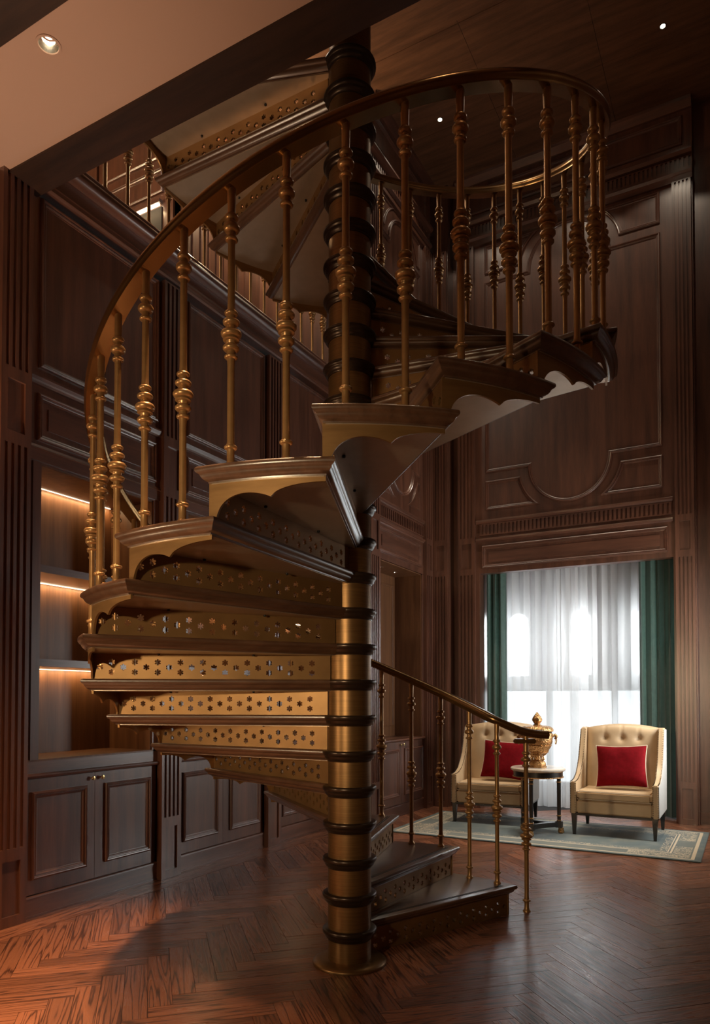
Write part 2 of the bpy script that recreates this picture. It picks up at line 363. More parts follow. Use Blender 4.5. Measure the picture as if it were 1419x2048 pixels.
# ------------------------------------------------------------------ bookcases in the left wall
def knob(parent, loc):
    mb = MB(); prof_ = [(.004, 0), (.006, .002), (.005, .014), (.012, .018), (.016, .023), (.014, .028), (.006, .030)]
    n = 12; vs = [(loc[0] + z, loc[1] + r * math.cos(2 * PI * i / n), loc[2] + r * math.sin(2 * PI * i / n)) for r, z in prof_ for i in range(n)]
    fs = [(j * n + i, j * n + (i + 1) % n, (j + 1) * n + (i + 1) % n, (j + 1) * n + i) for j in range(len(prof_) - 1) for i in range(n)] + [tuple(range((len(prof_) - 1) * n, len(prof_) * n))]
    return mb.add(vs, fs).obj('knob', 'knob', parent, smooth=True)
def bookcase(b0, b1, X, Xb, ztop, zsill, label, shelves=True, led=True):
    fr = on_left(X)
    root = empty('built_in_bookcase', (X, (b0 + b1) / 2, 0), label=label, category='bookcase', group='bookcases built into the left wall')
    def put(mb, name, material, parent=root, **k):
        o = mb.obj(name, material, None, **k); o.parent = parent; o.matrix_parent_inverse = parent.matrix_basis.inverted() if parent is root else Matrix.Identity(4)
        return o
    mb = MB(); mb.box(Xb, X - .016, b0, b1, 0.0, .93); put(mb, 'cabinet_body', 'wood')
    mb = MB(); fbox(mb, fr, b0, b1, 0.0, .125, -.02, .002); hmould(mb, fr, b0, b1 , [(.125, -.02), (.125, .006), (.135, .004), (.142, -.006), (.142, -.02)]); fbox(mb, fr, b0, b1, 0, .014, 0, .006); put(mb, 'toe_board', 'woodh')
    mid = (b0 + b1) / 2 - .015
    for j, (d0, d1) in enumerate(((b0 + .012, mid - .0015), (mid + .0015, b1 - .06))):
        mb = MB(); fbox(mb, fr, d0, d1, .148, .893, -.016, 0.0)
        dr = put(mb, 'cabinet_door', 'wood')
        mb = MB(); p0, p1 = (d0 + .05, d1 - .075) if j == 0 else (d0 + .085, d1 - .02)
        mould(mb, fr, rect(p0, p1, .243, .812)); o = mb.obj('door_moulding', 'wood', dr); o.matrix_parent_inverse = Matrix.Identity(4)
        mb = MB(); fbox(mb, fr, p0 + .046, p1 - .046, .289, .766, 0, .004); o = mb.obj('door_panel', 'wood', dr)
        kb = knob(dr, (X, d1 - .03 if j == 0 else d0 + .05, .857))
    mb = MB(); hmould(mb, fr, b0, b1, [(.897, -.03), (.897, .006), (.905, .022), (.915, .026), (.925, .022), (.93, .008), (.93, -.03)]); put(mb, 'rail_moulding', 'woodh')
    mb = MB(); fbox(mb, fr, b0, b1, .93, zsill - .012, -.03, 0); put(mb, 'apron', 'woodh')
    mb = MB(); fbox(mb, fr, b0, b1 - .05, zsill - .012, zsill, Xb - X, .004); put(mb, 'counter_top', 'shelf' if led else 'woodh')
    n0, n1 = b0 + .108, b1 - .055
    mb = MB(); fbox(mb, fr, b0, n0, zsill, ztop, Xb - X, 0); fbox(mb, fr, b0 + .04, n0 - .02, zsill, ztop, -.001, .018); fbox(mb, fr, n0 - .0205, n0, zsill, ztop, -.001, .010); put(mb, 'side_panel', 'wood')
    mb = MB(); fbox(mb, fr, n1, b1, zsill, ztop, Xb - X, 0); put(mb, 'side_panel', 'wood')
    mb = MB(); fbox(mb, fr, n0, n1, zsill, ztop, Xb - X, Xb - X + .012); fbox(mb, fr, n1 - .012, n1, zsill, ztop, Xb - X + .012, -.012); fbox(mb, fr, n0, n1, ztop - .012, ztop, Xb - X, -.012)
    put(mb, 'back_panel', 'shelf')
    if shelves:
        for z in (1.635, 2.267):
            mb = MB(); fbox(mb, fr, n0 + .002, n1 - .014, z, z + .05, Xb - X + .012, -.05); put(mb, 'shelf', 'woodh')
    if led:
        for z in ((1.635, 2.267, ztop - .012) if shelves else (ztop - .012,)):
            mb = MB(); fbox(mb, fr, n0 + .02, n1 - .03, z - .0045, z - .001, Xb - X + .016, Xb - X + .022); put(mb, 'led_strip', 'led')
            l = area_light('led_glow', (Xb + .055, (n0 + n1) / 2, z - .010), (0, 0, 0), .012, n1 - n0 - .06, 2.4, (1.0, .66, .32)); l.rotation_euler = (0, math.radians(12), 0)
    return root, put, fr, n0, n1
bookcase(*BAYS[0], XL, -2.65, 2.975, 1.02, 'dark wood bookcase with glowing LED shelves between the two nearest fluted pilasters')
bookcase(*BAYS[1], XL, -2.65, 2.975, 1.02, 'dark wood bookcase whose double doors show below the stair treads, lit by the window')
bookcase(*BAYS[2], XL, -2.65, 2.975, 1.02, 'dark wood bookcase mostly hidden behind the bronze stair column')
# ------------------------------------------------------------------ side bay by the window (projects into the room)
XS = -1.80; frS = on_left(XS); S0, S1 = 3.83, 5.15; SC = 4.49
mb = MB()
mb.box(-2.75, XS, 3.62, 5.7, 3.035, ZC); mb.box(-2.75, XS, 3.62, S0, 0, 3.035); mb.box(-2.75, XS, S1, 5.7, 0, 3.035); mb.box(-2.75, -2.2, S0, S1, 0, 3.035)
bay = mb.obj('wall_side', 'wood', kind='structure', label='mahogany panelled wall bay beside the window with oval mouldings', category='wall')
pilaster('pilaster', frS, 3.60, 3.82, bay, 7.37)
pilaster('pilaster', frS, 5.15, 5.36, bay, 7.37, flutes=3)
root, put, fr, n0, n1 = bookcase(S0 - .03, S1 + .02, XS, -2.2, 3.03, .925, 'open wooden alcove over a small cabinet beside the window bay', shelves=False, led=False)
mb = MB(); mould(mb, on_left(-2.188), rect(n0 + .06, n1 - .07, 1.06, 2.9), PSML); put(mb, 'alcove_panel', 'shelf')
for yy in (4.32, 4.72):
    r_ = empty('puck_light', (XS - .19, yy, 3.022), label='small recessed puck light in the alcove ceiling, ' + ('nearer the stair' if yy < 4.5 else 'nearer the window'), category='puck light', group='alcove puck lights')
    mb = MB().lathe([(.030, -.004), (.034, -.007), (.024, -.009), (.022, -.002)], 16); mb.obj('ring', 'chrome', r_)
    mb = MB().lathe([(.020, -.004), (.019, -.006)], 14); mb.obj('lens', 'marble', r_)
def dentil(parent, fr, a0, a1, b0, b1, pitch, m_='woodh'):
    mb = MB(); n = int((a1 - a0) / pitch); p = (a1 - a0) / n
    for i in range(n + 1):
        a = a0 + i * p; fbox(mb, fr, a - p * .27, a + p * .27, b0, b1, 0, .014)
    fbox(mb, fr, a0 - .02, a1 + .02, b0 - .014, b0, 0, .014); fbox(mb, fr, a0 - .02, a1 + .02, b1, b1 + .014, 0, .014)
    mb.obj('fluted_frieze', m_, parent)
LEDGE = lambda z: [(z - .03, 0), (z - .028, .012), (z - .016, .02), (z - .008, .032), (z + .010, .036), (z + .016, .028), (z + .016, 0)]
def tall_panels(parent, fr, c, hw, r, zl, zu, lo0, lo1, hi0, hi1):
    """big panel with a semicircle top and bottom, four quadrant corner panels"""
    mb = MB()
    pts = [(c - hw, zl)] + arc(c, zl, r, 180, 360, 24) + [(c + hw, zl), (c + hw, zu)] + arc(c, zu, r, 0, 180, 24) + [(c - hw, zu)]
    mould(mb, fr, pts, PROF); mb.obj('panel_moulding', 'wood', parent)
    ro = r + .105
    for s in (-1, 1):
        for (z0, z1, zc, up) in ((lo0, lo1, zl, False), (hi0, hi1, zu, True)):
            zin = z1 if not up else z0; zout = z0 if not up else z1
            a_in = math.degrees(math.asin(max(-1, min(1, (zin - zc) / ro)))); a_out = math.degrees(math.asin(max(-1, min(1, (zout - zc) / ro))))
            cv = [(c + s * x, z) for x, z in arc(0, zc, ro, a_in, a_out, 10)]
            mb = MB(); mould(mb, fr, [(c + s * hw, zin)] + cv + [(c + s * hw, zout)], PSML if hw < .8 else PROF); mb.obj('corner_panel', 'wood', parent)
tall_panels(bay, frS, SC, .555, .36, 4.27, 6.92, 3.84, 4.19, 7.0, 7.34)
mb = MB(); hmould(mb, frS, S0, S1, LEDGE(3.715)); mb.obj('ledge_moulding', 'woodh', bay)
dentil(bay, frS, S0 + .03, S1 - .03, 3.53, 3.655, .049)
mb = MB(); hmould(mb, frS, S0, S1, LEDGE(3.47)); mb.obj('ledge_moulding', 'woodh', bay)
mb = MB(); mould(mb, frS, rect(S0 + .03, S1 - .09, 3.11, 3.41)); fbox(mb, frS, S0 + .12, S1 - .18, 3.19, 3.32, 0, .008); mb.obj('frieze_panel', 'woodh', bay)
def entablature(parent, fr, a0, a1):
    mb = MB(); hmould(mb, fr, a0, a1, [(7.37, 0), (7.37, .03), (7.44, .03), (7.46, .06), (7.485, .06), (7.485, 0)]); mb.obj('architrave', 'woodh', parent)
    dentil(parent, fr, a0 + .05, a1 - .05, 7.53, 7.64, .049)
    mb = MB(); hmould(mb, fr, a0, a1, [(7.66, 0), (7.66, .05), (7.69, .075), (7.71, .075), (7.71, 0)]); mb.obj('frieze_ledge', 'woodh', parent)
    mb = MB(); mould(mb, fr, rect(a0 + .1, a1 - .1, 7.80, 8.14), PROF); hmould(mb, fr, a0, a1, [(8.2, 0), (8.2, .03), (8.26, .09), (8.29, .1), (8.29, 0)]); mb.obj('cornice', 'woodh', parent)
entablature(bay, frS, 3.63, 5.35)
# stepped corner column between the bay and the back wall
mb = MB(); mb.box(-1.83, -1.55, 5.42, 5.9, 0, ZC); mb.box(-1.56, -1.20, 5.61, 6.35, 0, ZC)
cc = mb.obj('wall_corner', 'wood', kind='structure', label='stepped dark wood corner column beside the window bay', category='wall')
pilaster('pilaster', on_back(5.42), -1.755, -1.555, cc, 7.37, depth=.045)
# ------------------------------------------------------------------ back wall
frB = on_back(YB); O0, O1, OT = -1.155, 1.16, 3.04
mb = MB()
mb.box(-1.46, O0, YB, 6.3, 0, OT); mb.box(O1, 1.40, YB, 6.3, 0, OT)
mb.box(-1.46, 1.40, YB, YB + .12, OT, ZC); mb.box(1.38, 1.80, YB + .10, YB + .9, 0, ZC); mb.box(-1.46, 1.40, YB + .12, 6.35, 3.22, 3.32); mb.box(-1.46, O0, YB + .12, 6.35, OT, 3.22); mb.box(O1, 1.40, YB + .12, 6.35, OT, 3.22)
wall_back = mb.obj('wall_back', 'wood', kind='structure', label='tall mahogany panelled wall around the curtained window', category='wall')
pilaster('pilaster', frB, -1.43, -1.205, wall_back, 7.37, depth=.045); pilaster('pilaster', frB, 1.185, 1.385, wall_back, 7.37, depth=.045)
mb = MB(); mould(mb, frB, rect(-1.12, 1.107, 3.105, 3.40)); fbox(mb, frB, -1.03, 1.02, 3.18, 3.315, 0, .008); mb.obj('valance_panel', 'woodh', wall_back)
mb = MB(); hmould(mb, frB, O0 - .04, O1, LEDGE(3.478)); mb.obj('ledge_moulding', 'woodh', wall_back)
dentil(wall_back, frB, -1.13, 1.13, 3.546, 3.668, .0495)
mb = MB(); hmould(mb, frB, O0 - .04, O1, LEDGE(3.715)); mb.obj('ledge_moulding', 'woodh', wall_back)
tall_panels(wall_back, frB, -.005, 1.06, .506, 4.345, 6.85, 3.857, 4.236, 6.962, 7.335)
entablature(wall_back, frB, -1.45, 1.40)
mb = MB(); fbox(mb, on_back(YB + .10), 1.40, 1.75, 0, .14, 0, .02); mb.obj('baseboard', 'woodh', wall_back)
# ------------------------------------------------------------------ right wall with an assumed side window, rear of the room
w2 = MB()
for y0, y1, z0, z1 in ((3.6, 3.95, 0, ZC), (5.05, 6.3, 0, ZC), (3.95, 5.05, 0, .7), (3.95, 5.05, 2.9, ZC)): w2.box(1.75, 1.9, y0, y1, z0, z1)  # opening left for the assumed side window
w2.obj('wall_right', 'wood', kind='structure', label='dark wood wall bay on the right of the window', category='wall')
wr = MB().box(2.62, 2.75, -5.0, 3.7, 0, ZC)
wr.box(1.85, 2.7, 3.6, 3.7, 0, ZC); wr.obj('wall_far_right', 'wood', kind='structure', label='dark wood side wall outside the view', category='wall')
MB().box(-6.0, 2.75, -5.15, -5.0, 0, ZC).obj('wall_rear', 'wood', kind='structure', label='dark wood wall behind the camera', category='wall')
w2 = MB()
for y0, y1, z0, z1 in ((3.95, 4.0, .7, 2.9), (5.0, 5.05, .7, 2.9), (4.0, 5.0, .7, .75), (4.0, 5.0, 2.85, 2.9), (4.475, 4.525, .75, 2.85)): w2.box(1.79, 1.85, y0, y1, z0, z1)
w2 = w2.obj('assumed_window', 'wood', kind='structure', label='assumed side window in the right bay, out of the picture, for extra daylight', category='window')  # unseen window, assumed from the light and added to let in more daylight
for y0, y1 in ((4.0, 4.475), (4.525, 5.0)): MB().box(1.815, 1.823, y0, y1, .75, 2.85).obj('pane', 'glass', w2)
# ------------------------------------------------------------------ window
WY = 6.3; AR = [(-.874, .135), (-.043, .135), (.788, .135)]
holes = []
for c, hw in AR: holes.append([(c - hw, 1.71), (c + hw, 1.71)] + arc(c, 2.455, hw, 0, 180, 14))
for x0, x1 in ((-1.10, -.50), (-.44, .34), (.40, 1.05)): holes.append(rect(x0, x1, .30, 1.52))
me = filled_curve('window_1', rect(-1.40, 1.40, 0, 3.25), holes, .14)
win = link('window_1', me, 'stone', kind='structure', label='window of three round arches over tall panes behind sheers', category='window')
win.location = (0, WY + .07, 0); win.rotation_euler = (PI / 2, 0, 0)
for c, hw in AR:
    mb = MB(); ring = [(c + (hw + .075) * math.cos(t), (hw + .075) * math.sin(t) + 2.455) for t in [PI * i / 16 for i in range(17)]]
    pts = [(c + hw + .075, 1.75)] + ring + [(c - hw - .075, 1.75)]
    mould(mb, lambda a, b2, h: (a, b2, .07 + h), pts, [(-.02, 0), (-.02, .03), (.02, .03), (.02, 0)], False); mb.obj('arch_surround', 'stone', win)
    MB().box(c - hw - .005, c + hw + .005, 1.70, 2.60, -.004, .004).obj('pane', 'glass', win)
    f_ = MB(); f_.box(c - .012, c + .012, 1.71, 2.58, -.015, .015) if False else f_.box(c - hw, c + hw, 1.705, 1.73, -.02, .02); f_.obj('sash', 'stone', win)
for x0, x1 in ((-1.10, -.50), (-.44, .34), (.40, 1.05)): MB().box(x0 - .005, x1 + .005, .295, 1.525, -.004, .004).obj('pane', 'glass', win)
# ------------------------------------------------------------------ ceiling
cl = MB().box(-6.2, 2.8, -5.2, 6.2, ZC + .02, ZC + .1).obj('ceiling', 'joint', kind='structure', label='dark veneered wooden ceiling', category='ceiling')
xs = [-6.0, -4.21, -3.01, -1.81, -.61, .59, 1.79, 2.75]; ys = [-5.1, -3.87, -2.67, -1.47, -.27, .93, 2.13, 3.33, 4.53, 5.6]
for i in range(len(xs) - 1):
    for j in range(len(ys) - 1):
        if -1.9 < xs[i] < 1.8 or ys[j] > .9: MB().box(xs[i] + .002, xs[i + 1] - .002, ys[j] + .002, ys[j + 1] - .002, ZC, ZC + .02).obj('ceiling_panel', 'ceil', cl)
        else: MB().box(xs[i], xs[i + 1], ys[j], ys[j + 1], ZC, ZC + .02).obj('ceiling_panel', 'ceil', cl)
MB().box(-3.3, 2.7, 2.35, 3.17, 8.16, ZC).obj('trim_1', 'ceil', kind='structure', label='dropped wooden ceiling beam above the stair', category='beam')
def downlight(loc, label, big, power, angle, target=None, group='recessed ceiling downlights', blend=.8, color=WARM, radius=.03):
    s = 1.0 if big else .55
    r_ = empty('downlight', loc, label=label, category='downlight', group=group)
    MB().lathe([(.062 * s, 0), (.062 * s, -.004), (.050 * s, -.005), (.048 * s, 0)], 24, cap=False).obj('trim_ring', 'plaster' if big else 'black', r_, smooth=True)
    if big: MB().lathe([(.049, -.003), (.046, .02), (.038, .05), (.026, .07)], 24, cap=False).obj('reflector', 'chrome', r_, smooth=True)
    MB().lathe([(.026 if big else .022, .055 if big else .002), (.022, .048 if big else -.004), (.006, .042 if big else -.008)], 16).obj('bulb', 'bulb', r_, smooth=True)
    lamp('downlight_beam', (loc[0], loc[1], loc[2] - .02), power, None, 'SPOT', angle, blend, color, radius, target)
    return r_
for x, t in ((-1.23, 'nearest the stair column'), (-.01, 'just above the curve of the handrail'), (1.21, 'farthest from the stair column')):
    downlight((x, 4.37, ZC), 'small glowing downlight in the dark wooden ceiling, ' + t, False, 28, 102, blend=.12, color=(1.0, .84, .64))
    lamp('downlight_core', (x, 4.37, ZC - .02), 680, None, 'SPOT', 36, 1.0, (1.0, .84, .64), .03)
# ------------------------------------------------------------------ near gallery slab over the camera
E0, E1, E2 = -.34, -.575, -1.15
sl = MB().box(-2.62, 2.62, -5.0, E0, 4.80, 4.94); sl.obj('floor_gallery', 'woodh', kind='structure', label='edge of the upper floor above the stair', category='floor')
MB().box(-2.62, 2.62, E1, E0, 4.735, 4.80).obj('trim_2', 'beam', kind='structure', label='dark wooden beam along the edge of the plaster soffit', category='beam')
me = filled_curve('soffit', rect(-2.62, 2.62, E2, E1), [arc(x, -1.03, .049, 0, 345, 23) for x in (-1.18, .02, 1.22)], .03)
so = link('ceiling_soffit', me, 'plaster', kind='structure', label='smooth pinkish plaster soffit with a recessed downlight', category='ceiling'); so.location = (0, 0, 4.765)
MB().box(-2.62, 2.62, -1.40, E2, 4.735, 4.80).obj('trim_3', 'beam', kind='structure', label='dark wooden beam at the top corner beyond the plaster soffit', category='beam')
MB().box(-2.62, 2.62, -5.0, -1.40, 4.76, 4.80).obj('ceiling_rear', 'plaster', kind='structure', label='plaster soffit behind the second beam', category='ceiling')
downlight((-1.18, -1.03, 4.75), 'round recessed downlight glowing in the plaster soffit', True, 1300, 42, blend=1.0, color=(1.0, .60, .32), radius=.09)
for x, t, p_ in ((.02, 'nearer the stair', 900), (1.22, 'farther from the stair', 10)): downlight((x, -1.03, 4.75), 'assumed recessed downlight in the soffit out of the picture, ' + t, True, p_, 38, group='soffit downlights out of view', blend=1.0, color=(1.0, .60, .32), radius=.09)  # unseen downlights, assumed to continue the soffit row for floor light
# ------------------------------------------------------------------ far gallery on the left
MB().box(-6.0, -2.05 - .07, -.62, 3.6, 4.80, 4.935).obj('floor_gallery', 'woodh', kind='structure', label='floor of the gallery over the left wall', category='floor')
mb = MB(); mb.box(-5.2, -3.3, 2.2, 2.3, 4.93, ZC); mb.box(-3.4, -3.3, 2.2, 3.7, 4.93, ZC); mb.box(-5.3, -5.2, -5, 2.3, 4.93, ZC); mb.box(-3.4, -2.74, 3.61, 3.7, 4.93, ZC)
wg = mb.obj('wall_gallery', 'wood', kind='structure', label='panelled wall at the back of the upper gallery', category='wall')
frG = on_back(2.2)
for x0, x1, z0, z1 in ((-4.45, -3.52, 6.84, 7.12), (-4.45, -3.52, 7.22, 8.0)):
    mb = MB(); mould(mb, frG, rect(x0, x1, z0, z1), PROF); mb.obj('panel_moulding', 'wood', wg)
mb = MB(); fbox(mb, frG, -3.44, -3.36, 4.93, ZC, 0, .03); fbox(mb, frG, -4.60, -4.52, 4.93, ZC, 0, .03); fbox(mb, on_left(-3.3), 2.22, 2.30, 4.93, ZC, 0, .03)
for i in range(9): fbox(mb, on_left(-3.3), 2.40 + i * .13, 2.415 + i * .13, 4.93, ZC, 0, .012)
mb.obj('vertical_trim', 'wood', wg)
mb = MB(); fbox(mb, frG, -4.45, -3.54, 4.95, 6.69, 0, .012); mb.obj('shelf_back', 'joint', wg)
mb = MB(); fbox(mb, frG, -4.45, -3.54, 6.72, 6.76, 0, .05); mb.obj('shelf_rail', 'woodh', wg)
mb = MB(); fbox(mb, frG, -4.40, -3.56, 6.700, 6.718, .014, .045); mb.obj('led_strip', 'led', wg)
area_light('gallery_led', (-3.98, 2.12, 6.69), (0, 0, 0), .8, .02, 2, (1, .7, .38))
downlight((-2.75, .6, ZC), 'assumed recessed downlight over the near end of the gallery out of the picture', False, 150, 110, (-2.4, 1.4, 5.2), 'gallery downlights out of view', color=(1.0, .84, .66))  # unseen lamp, assumed from the light on the gallery balusters
downlight((-2.75, 2.6, ZC), 'assumed recessed downlight over the far end of the gallery out of the picture', False, 150, 110, (-2.3, 2.6, 5.2), 'gallery downlights out of view', color=(1.0, .84, .66))  # second unseen gallery lamp, assumed in the same way
# ------------------------------------------------------------------ sconces, floor lamps and a rear downlight, added out of view for their light
def sconce(loc, out, label, power):  # invented fixture around a fill light, placed where the camera can't see it
    r_ = empty('added_sconce', loc, label=label, category='sconce', group='wall sconces added out of view for light')
    o = Vector(out)
    MB().box(-.05, .05, -.05, .05, -.12, .12).obj('backplate', 'brass', r_, bevel=.01)
    MB().tube([(0, 0, -.04), tuple(o * .07 + Vector((0, 0, -.06))), tuple(o * .13 + Vector((0, 0, -.02))), tuple(o * .13 + Vector((0, 0, .04)))], .008).obj('arm', 'brass', r_, smooth=True)
    MB().lathe([(.02, .04), (.028, .06), (.03, .09), (.018, .12), (.004, .14)], 16, tuple(o * .13)).obj('bulb', 'bulb', r_, smooth=True)
    lamp('added_sconce_light', tuple(Vector(loc) + o * .24 + Vector((0, 0, .1))), power, None, 'POINT', color=(1.0, .73, .43), radius=.07)
sconce((XL + .06, -2.9, 1.25), (1, 0, 0), 'added brass wall sconce filling light from the left wall, out of the picture', 70)
sconce((-5.14, .4, 6.6), (1, 0, 0), 'added brass wall sconce filling light from the end wall of the gallery, out of the picture', 110)
sconce((-3.24, 3.0, 7.25), (1, 0, 0), 'added brass wall sconce brightening the ceiling from the back wall of the gallery, hidden by the stair', 80)
def added_spotlight(loc, target, label, power, angle):  # added key light for the stair, built as a floor lamp behind the camera
    r_ = empty('added_floor_lamp', (loc[0], loc[1], 0), label=label, category='floor lamp')
    d = (Vector(target) - Vector(loc)).normalized(); h = Vector((0, 0, loc[2]))
    MB().lathe([(.16, 0), (.16, .012), (.05, .022), (.014, .03)], 24).obj('base', 'black', r_, smooth=True)
    MB().tube([(0, 0, .02), (0, 0, loc[2])], .012).obj('pole', 'black', r_)
    MB().tube([tuple(h - d * .10), tuple(h - d * .05), tuple(h + d * .08)], [.03, .06, .075], 16).obj('shade', 'black', r_, smooth=True)
    MB().tube([tuple(h + d * .080), tuple(h + d * .084)], .06, 16).obj('bulb', 'bulb', r_)
    lamp('added_lamp_beam', tuple(Vector(loc) + d * .12), power, None, 'SPOT', angle, 1.0, (1.0, .76, .46), .06, target)
added_spotlight((.45, -4.6, 1.75), (.05, -1.0, 1.72), 'black floor lamp added behind the camera to light the stair', 310, 52)
downlight((-.58, -2.4, 4.745), 'recessed downlight added in the rear soffit, out of the picture, to light the front floor', True, 1000, 52, group='soffit downlights out of view', blend=1.0, color=(1.0, .62, .34), radius=.09)  # extra downlight, put in to brighten the floor in front of the stair
tr_ = empty('added_torchiere', (-1.9, -1.6, 0), label='brass uplighter added by the left wall, out of the picture, to light the plaster soffit', category='floor lamp')  # unseen uplighter, put in to brighten the plaster soffit
MB().lathe([(.14, 0), (.14, .012), (.04, .024), (.012, .03), (.012, 1.70), (.02, 1.71)], 24).obj('stand', 'brass', tr_, smooth=True)
MB().lathe([(.02, 1.70), (.08, 1.74), (.13, 1.80), (.135, 1.80), (.07, 1.73)], 24, cap=False).obj('shade', 'brass', tr_, smooth=True)
MB().lathe([(.03, 1.74), (.03, 1.77), (.01, 1.79)], 12).obj('bulb', 'bulb', tr_, smooth=True)
lamp('added_uplight', (-1.9, -1.6, 1.83), 165, None, 'SPOT', 84, .9, (1.0, .72, .50), .06, (-1.75, -1.25, 4.7))
# ================================================================== BALUSTERS
def torus(prof, z, r0, rb, hh, n=5):
    for i in range(n + 1):
        t = PI * i / n; prof.append((r0 + (rb - r0) * math.sin(t), z - hh * math.cos(t)))
def baluster_mesh(length, name='baluster'):
    p = [(.021, 0), (.021, .006), (.016, .014), (.0125, .022), (.0125, .058)]
    torus(p, .074, .013, .022, .008); p += [(.0135, .088), (.012, .096), (.0118, .38), (.013, .402)]
    s = .0135
    torus(p, .415, s, .0225, .008); p.append((s, .428)); torus(p, .449, s, .028, .013); p += [(.017, .466), (.017, .472)]
    torus(p, .480, .018, .0275, .006); torus(p, .502, .022, .0345, .014); p += [(.018, .520), (.017, .527)]
    torus(p, .546, s, .028, .012); p.append((s, .563)); torus(p, .580, s, .0225, .009)
    p += [(.013, .594), (.0122, .62), (.0118, length - .20)]
    q = length - .185
    torus(p, q, s, .022, .008); p.append((s, q + .014)); torus(p, q + .042, s, .0275, .016); p += [(.015, q + .064)]
    torus(p, q + .084, s, .0225, .011); p += [(.013, q + .10), (.014, length - .04), (.014, length + .012)]
    return MB().lathe([(r * 1.14, z) for r, z in p], 16).mesh(name, True, 50)
# ================================================================== SPIRAL STAIR
TH0 = math.radians(18.49 + 28.93); DTH = 2 * PI / 19
RO, RI, RP = 1.383, 0.10, 0.1165
NT = 26
st = empty('spiral_staircase', (0, 0, 0), label='bronze and dark wood spiral staircase with pierced risers and turned balusters', category='staircase')
# column
prof = [(.205, 0), (.205, .010), (.199, .020), (.185, .024), (.178, .026), (.128, .028), (RP, .034), (RP, 6.2)]
MB().lathe([(RP, .02), (RP, 6.3)], 48).obj('column', 'column', st, smooth=True)
MB().lathe([(.198, 0), (.200, .008), (.196, .016), (.182, .022), (.176, .026), (.12, .028)], 48).obj('base_flange', 'column', st, smooth=True, angle=50)
LEV = [(0, .006), (-.003, .002), (-.008, 0), (-.016, 0), (-.022, .004), (-.026, .010), (-.028, .013), (-.034, .015), (-.042, .020), (-.049, .028), (-.053, .036), (-.058, .037)]
coll = MB().lathe([(.10, 0.0)] + [(.1465 - i_ * .72, z) for z, i_ in LEV] + [(.10, -.058)], 40).mesh('collar', True, 50)
def tread_ring(d, z):
    r = RO - d; off = .085 - d
    x_lead = math.sqrt(r * r - d * d); a0 = math.atan2(d, x_lead); a1 = DTH + math.asin(off / r)
    pts = [(math.sqrt(max(RI * RI - d * d, 0.0001)), d, z)]
    K = 14
    for i in range(K + 1):
        a = a0 + (a1 - a0) * i / K; pts.append((r * math.cos(a), r * math.sin(a), z))
    s = math.sqrt(RI * RI - off * off if RI > off else .0001)
    pts.append((s * math.cos(DTH) - off * math.sin(DTH), s * math.sin(DTH) + off * math.cos(DTH), z))
    return pts
mb = MB(); mb.sweep([tread_ring(d, z) for z, d in LEV], True, True); tread_me = mb.mesh('tread', True, 40)
# soffit plate under the tread
mb = MB(); mb.sweep([tread_ring(.045, -.0575), tread_ring(.045, -.0605)], True, True); plate_me = mb.mesh('soffit_plate')
# riser with snowflake piercings
RX0, RX1, RZ0, RZ1, RY = .112, 1.325, -H + .001, -.0585, .038
def flake(cx_, cz_, r):
    pts = []
    for k in range(6):
        a = PI / 6 + k * PI / 3
        for da, rr in ((-.40, .80), (-.22, 1.0), (.22, 1.0), (.40, .80), (PI / 6, .46)):
            pts.append((cx_ + rr * r * math.cos(a + da), cz_ + rr * r * math.sin(a + da)))
    return pts
hl = []
for i in range(10):
    x = .21 + i * .114
    hl.append(flake(x, -.103, .0165)); hl.append(flake(x, -.155, .0165))
    if i < 10: hl.append(flake(x + .057, -.129, .0165))
riser_me = filled_curve('riser', rect(RX0, RX1, RZ0, RZ1), hl, .010)
# skirt: curved outer plate with scalloped lower edge
def skirt_depth(s):
    D0 = .131
    if s < .075: return D0
    if s < .56:
        if s < .335: t = (.335 - s) / .26; return .045 + (D0 - .045) * (1 - math.sqrt(max(0, 1 - t * t)))
        t = (s - .335) / .26; return .045 + (D0 - .045) * (1 - math.sqrt(max(0, 1 - t * t * .62)))
    t = (1 - s) / .44; c_ = skirt_depth(.559)
    return .018 + (c_ - .018) * (1 - math.sqrt(max(0, 1 - t * t)))
mb = MB(); RS = RO - .048; rings = []; K = 60
a0 = math.asin(RY / RS) - .004; a1 = DTH + math.asin((.085 - .040) / RS)
for i in range(K + 1):
    s = i / K; a = a0 + (a1 - a0) * s; d = skirt_depth(s); ca, sa = math.cos(a), math.sin(a)
    rings.append([(RS * ca, RS * sa, -.056), (RS * ca, RS * sa, -.058 - d), ((RS - .010) * ca, (RS - .010) * sa, -.058 - d), ((RS - .010) * ca, (RS - .010) * sa, -.056)])
mb.sweep(rings, True, True); skirt_me = mb.mesh('skirt', True, 30)
bolt_me = MB().lathe([(.007, -.0605), (.007, -.068), (.004, -.070)], 8).mesh('bolt')
grip_me = MB().box(.24, 1.30, 0, .007, -.001, .0012).mesh('grip_strip')
bal_s, bal_l = baluster_mesh(1.047), baluster_mesh(1.142)
RB = 1.322
